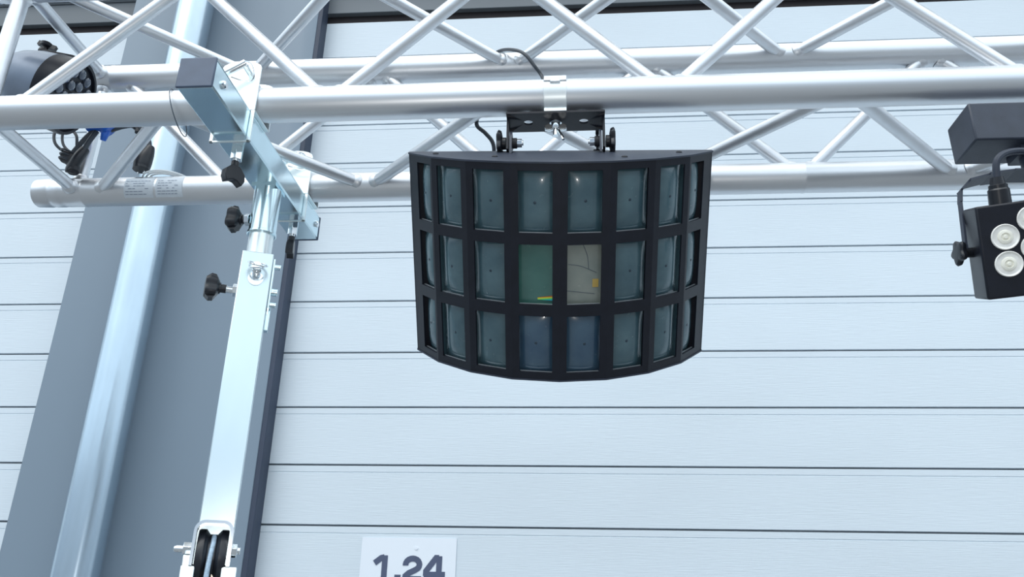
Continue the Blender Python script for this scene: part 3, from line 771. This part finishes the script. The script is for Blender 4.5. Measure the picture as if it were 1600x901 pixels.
# ---------------------------------------------------------------- grey effect spot inside the truss end, at the left
def round_spot():
    ax = Vector((.90, .20, -.28)).normalized()
    fc = Vector((-.832, 1.060, .785))
    t = thing('round_spotlight', 'grey round multi-lens spotlight lying inside the left truss end', 'spotlight', tuple(fc-ax*.05-Vector((0, 0, .075))))
    R = .0625
    mb = MB()
    mb.lathe([(-.118, .012), (-.116, .027), (-.106, .040), (-.088, .0505), (-.060, .0590), (-.030, R)], fc, ax, 40)
    hs = obj('housing', mb, HOUSE, t)
    up = (Vector((0, 0, 1))-ax*ax.z).normalized(); sd = ax.cross(up)
    mb = MB(); mb.lathe([(-.032, R+.001), (-.002, R+.0025), (.003, R+.001), (.003, R-.004), (-.002, R-.005)], fc, ax, 40)
    obj('front_rim', mb, BLACK, t)
    k = 0
    for ring, n, rr in ((0, 1, 0), (1, 6, .0225), (2, 12, .0430)):
        for i in range(n):
            a = 2*PI*i/n+(.26 if ring == 2 else 0)
            c = fc+(up*math.cos(a)+sd*math.sin(a))*rr
            mb = MB(); mb.lathe([(-.003, .0088), (.001, .0088), (.0035, .0066), (.0048, .003)], c, ax, 18)
            obj('lens', mb, GLASSD, t)
    # dark recess on the casing side
    mb = MB()
    n0 = (-sd*.72+up*.35).normalized()
    n0 = (n0 if n0.y < 0 else -n0)
    n0 = Vector((n0.x, n0.y, n0.z)); n0 = (n0-ax*n0.dot(ax)).normalized(); b_ = ax.cross(n0)
    R3 = lambda th: n0*math.cos(th)+b_*math.sin(th)
    V = []
    for i, tt in enumerate((-.112, -.100, -.085)):
        rr = (.0380, .0440, .0520)[i]
        V.append([mb.bm.verts.new(fc+ax*tt+R3(-.30+.60*j/4)*(rr+.0016)) for j in range(5)])
    for i in range(2):
        for j in range(4): mb.bm.faces.new((V[i][j], V[i+1][j], V[i+1][j+1], V[i][j+1]))
    obj('vent_recess', mb, RUBBER, hs)
    # yoke over the top with knob, foot clamp under to the chord
    mb = MB()
    pc = fc-ax*.062
    q = [pc+up*.069+ax*.050, pc+up*.070+ax*.028, pc+up*.064-ax*.004, pc+up*.0615-ax*.024]
    for i in range(3):
        a, b = q[i], q[i+1]; d = (b-a).normalized(); w = sd*.010; nn = d.cross(sd)*.0016
        mb.rings([[a-w-nn, a+w-nn, a+w+nn, a-w+nn], [b-w-nn, b+w-nn, b+w+nn, b-w+nn]])
    a = q[0]; b = fc+up*(R+.002)-ax*.006
    d = (b-a).normalized(); w = sd*.012; nn = d.cross(sd)*.0016
    mb.rings([[a-w-nn, a+w-nn, a+w+nn, a-w+nn], [b-w-nn, b+w-nn, b+w+nn, b-w+nn]])
    mb.cyl(pc+up*.045-ax*.020, pc+up*.063-ax*.020, .006, 12)
    mb.cyl(fc-ax*.02+up*(R), fc-ax*.02+up*(R+.010), .005, 12)
    obj('yoke', mb, BLACK, t)
    mb = MB(); kc = pc+up*.0625-ax*.024
    mb.lathe([(0, .0085), (.004, .0085), (.005, .0050), (.010, .0045), (.012, .0095), (.017, .0105), (.019, .008)], kc, up-ax*.15, 18)
    mb.quadbox(-.0155, .0155, -.0035, .0035, .010, .018, Matrix.Translation(kc) @ Matrix((( ax.x, sd.x, up.x, 0), (ax.y, sd.y, up.y, 0), (ax.z, sd.z, up.z, 0), (0, 0, 0, 1))))
    obj('tilt_knob', mb, PLAST, t)
    mb = MB(); bc = fc-ax*.055-up*.060
    mb.tube([bc, bc+Vector((0, -.02, -.008)), (bc.x, .990, .716), (bc.x, .966, .694)], .006, 10)
    rg = []
    for i in range(17):
        a = math.radians(75+140*i/16); dy, dz = -math.cos(a), math.sin(a)
        rg.append([Vector((bc.x+w, TY+dy*r, TZ+dz*r)) for w, r in ((-.012, TR+.0008), (.012, TR+.0008), (.012, TR+.0040), (-.012, TR+.0040))])
    mb.rings(rg)
    obj('foot_clamp', mb, BLACK, t)
round_spot()

# ---------------------------------------------------------------- cable bundle at the left end
def bundle():
    t = thing('cable_bundle', 'black cables and plugs bundled with blue tape at the left truss end', 'cable', (-.85, 1.15, .72))
    Y = 1.150
    def tb(pts, r, name='cable', m=CABLE): mb = MB(); mb.tube(pts, r, 10); return obj(name, mb, m, t)
    tb([(-.913, Y, .800), (-.914, Y-.004, .772), (-.906, Y-.004, .751), (-.888, Y, .737), (-.870, Y, .731)], .0026)
    tb([(-.900, Y, .800), (-.903, Y+.002, .775), (-.897, Y+.002, .755), (-.885, Y+.002, .742), (-.868, Y, .733)], .0024)
    tb([(-.912, Y+.003, .781), (-.890, Y, .783), (-.874, Y-.002, .770), (-.868, Y-.002, .750), (-.866, Y, .735)], .0026)
    tb([(-.880, Y, .722), (-.868, Y, .745), (-.852, Y-.002, .768), (-.835, Y-.004, .782), (-.820, Y, .786)], .0042)
    tb([(-.862, Y, .715), (-.852, Y-.004, .735), (-.845, Y-.004, .757), (-.836, Y-.004, .776)], .0046)
    mb = MB(); mb.tube([(-.884, Y, .728), (-.875, Y, .722), (-.866, Y, .712), (-.862, Y-.002, .695)], lambda s: .0125-.003*s, 14); obj('cable_knot', mb, RUBBER, t, label='black knot of cable joints')
    mb = MB(); mb.tube([(-.852, Y, .742), (-.858, Y-.004, .722), (-.866, Y-.002, .702), (-.868, Y, .694)], lambda s: .0080+.002*math.sin(PI*s), 14); obj('plug', mb, PLAST, t)
    for zz in (.735, .727, .719):
        mb = MB(); mb.torus((-.881, Y-.001, zz), (.3, 0, 1), .0120, .0016, 20); obj('strain_relief', mb, CABLE, t)
    # tape round the cables and the end strut
    mb = MB(); mb.tube([(-.853, Y-.004, .783), (-.838, Y-.008, .786), (-.822, Y-.008, .783), (-.812, Y-.004, .774)], lambda s: .0085+.005*s, 16, smooth=4)
    mb.tube([(-.818, Y-.006, .776), (-.817, Y-.008, .764), (-.819, Y-.006, .755)], lambda s: .0085-.004*s, 12)
    obj('tape', mb, BLUE, t, label='bright blue tape wrap')
    tb([(-.812, Y-.002, .779), (-.795, Y, .787), (-.775, Y, .789), (-.760, Y+.004, .782), (-.748, Y+.012, .765), (-.742, Y+.012, .745)], .0048)
    mb = MB(); mb.tube([(-.773, Y, .788), (-.766, Y+.002, .782), (-.764, Y+.002, .775)], .005, 10); obj('cable_clip', mb, PLAST, t)
    mb = MB(); mb.tube([(-.7400, Y+.012, .752), (-.7430, Y+.012, .738), (-.7470, Y+.012, .724), (-.7490, Y+.012, .712), (-.7490, Y+.012, .705)], lambda s: .0062+.0085*math.sin(min(1, s*1.25)*PI*.62), 18); obj('plug', mb, PLAST, t, label='rounded black mains plug')
    for k in (-1, 1):
        mb = MB(); mb.cyl((-.7480+k*.005, Y+.012, .712), (-.7480+k*.005, Y+.012, .6975), .0018, 10); obj('plug_pin', mb, CHROME, t)
bundle()
# white wire rings looped on the lower rear chord
def rings():
    for k, (r, dx, zz, lab) in enumerate(((.0430, .000, .0010, 'outermost of the white wire rings looped on the lower rear chord'), (.0375, .0005, .0005, 'middle of the white wire rings looped on the lower rear chord'), (.0320, .001, .0000, 'innermost of the white wire rings looped on the lower rear chord'))):
        mb = MB(); mb.torus((-.714+dx, 1.196, .6988+zz*.3), (0, -.03, 1), r, .0017, 40)
        tag(obj('wire_ring', mb, WHITEP), lab, 'wire', 'white wire rings on the lower chord')
rings()

for o in list(bpy.data.objects):
    if '_o' in o: del o['_o']
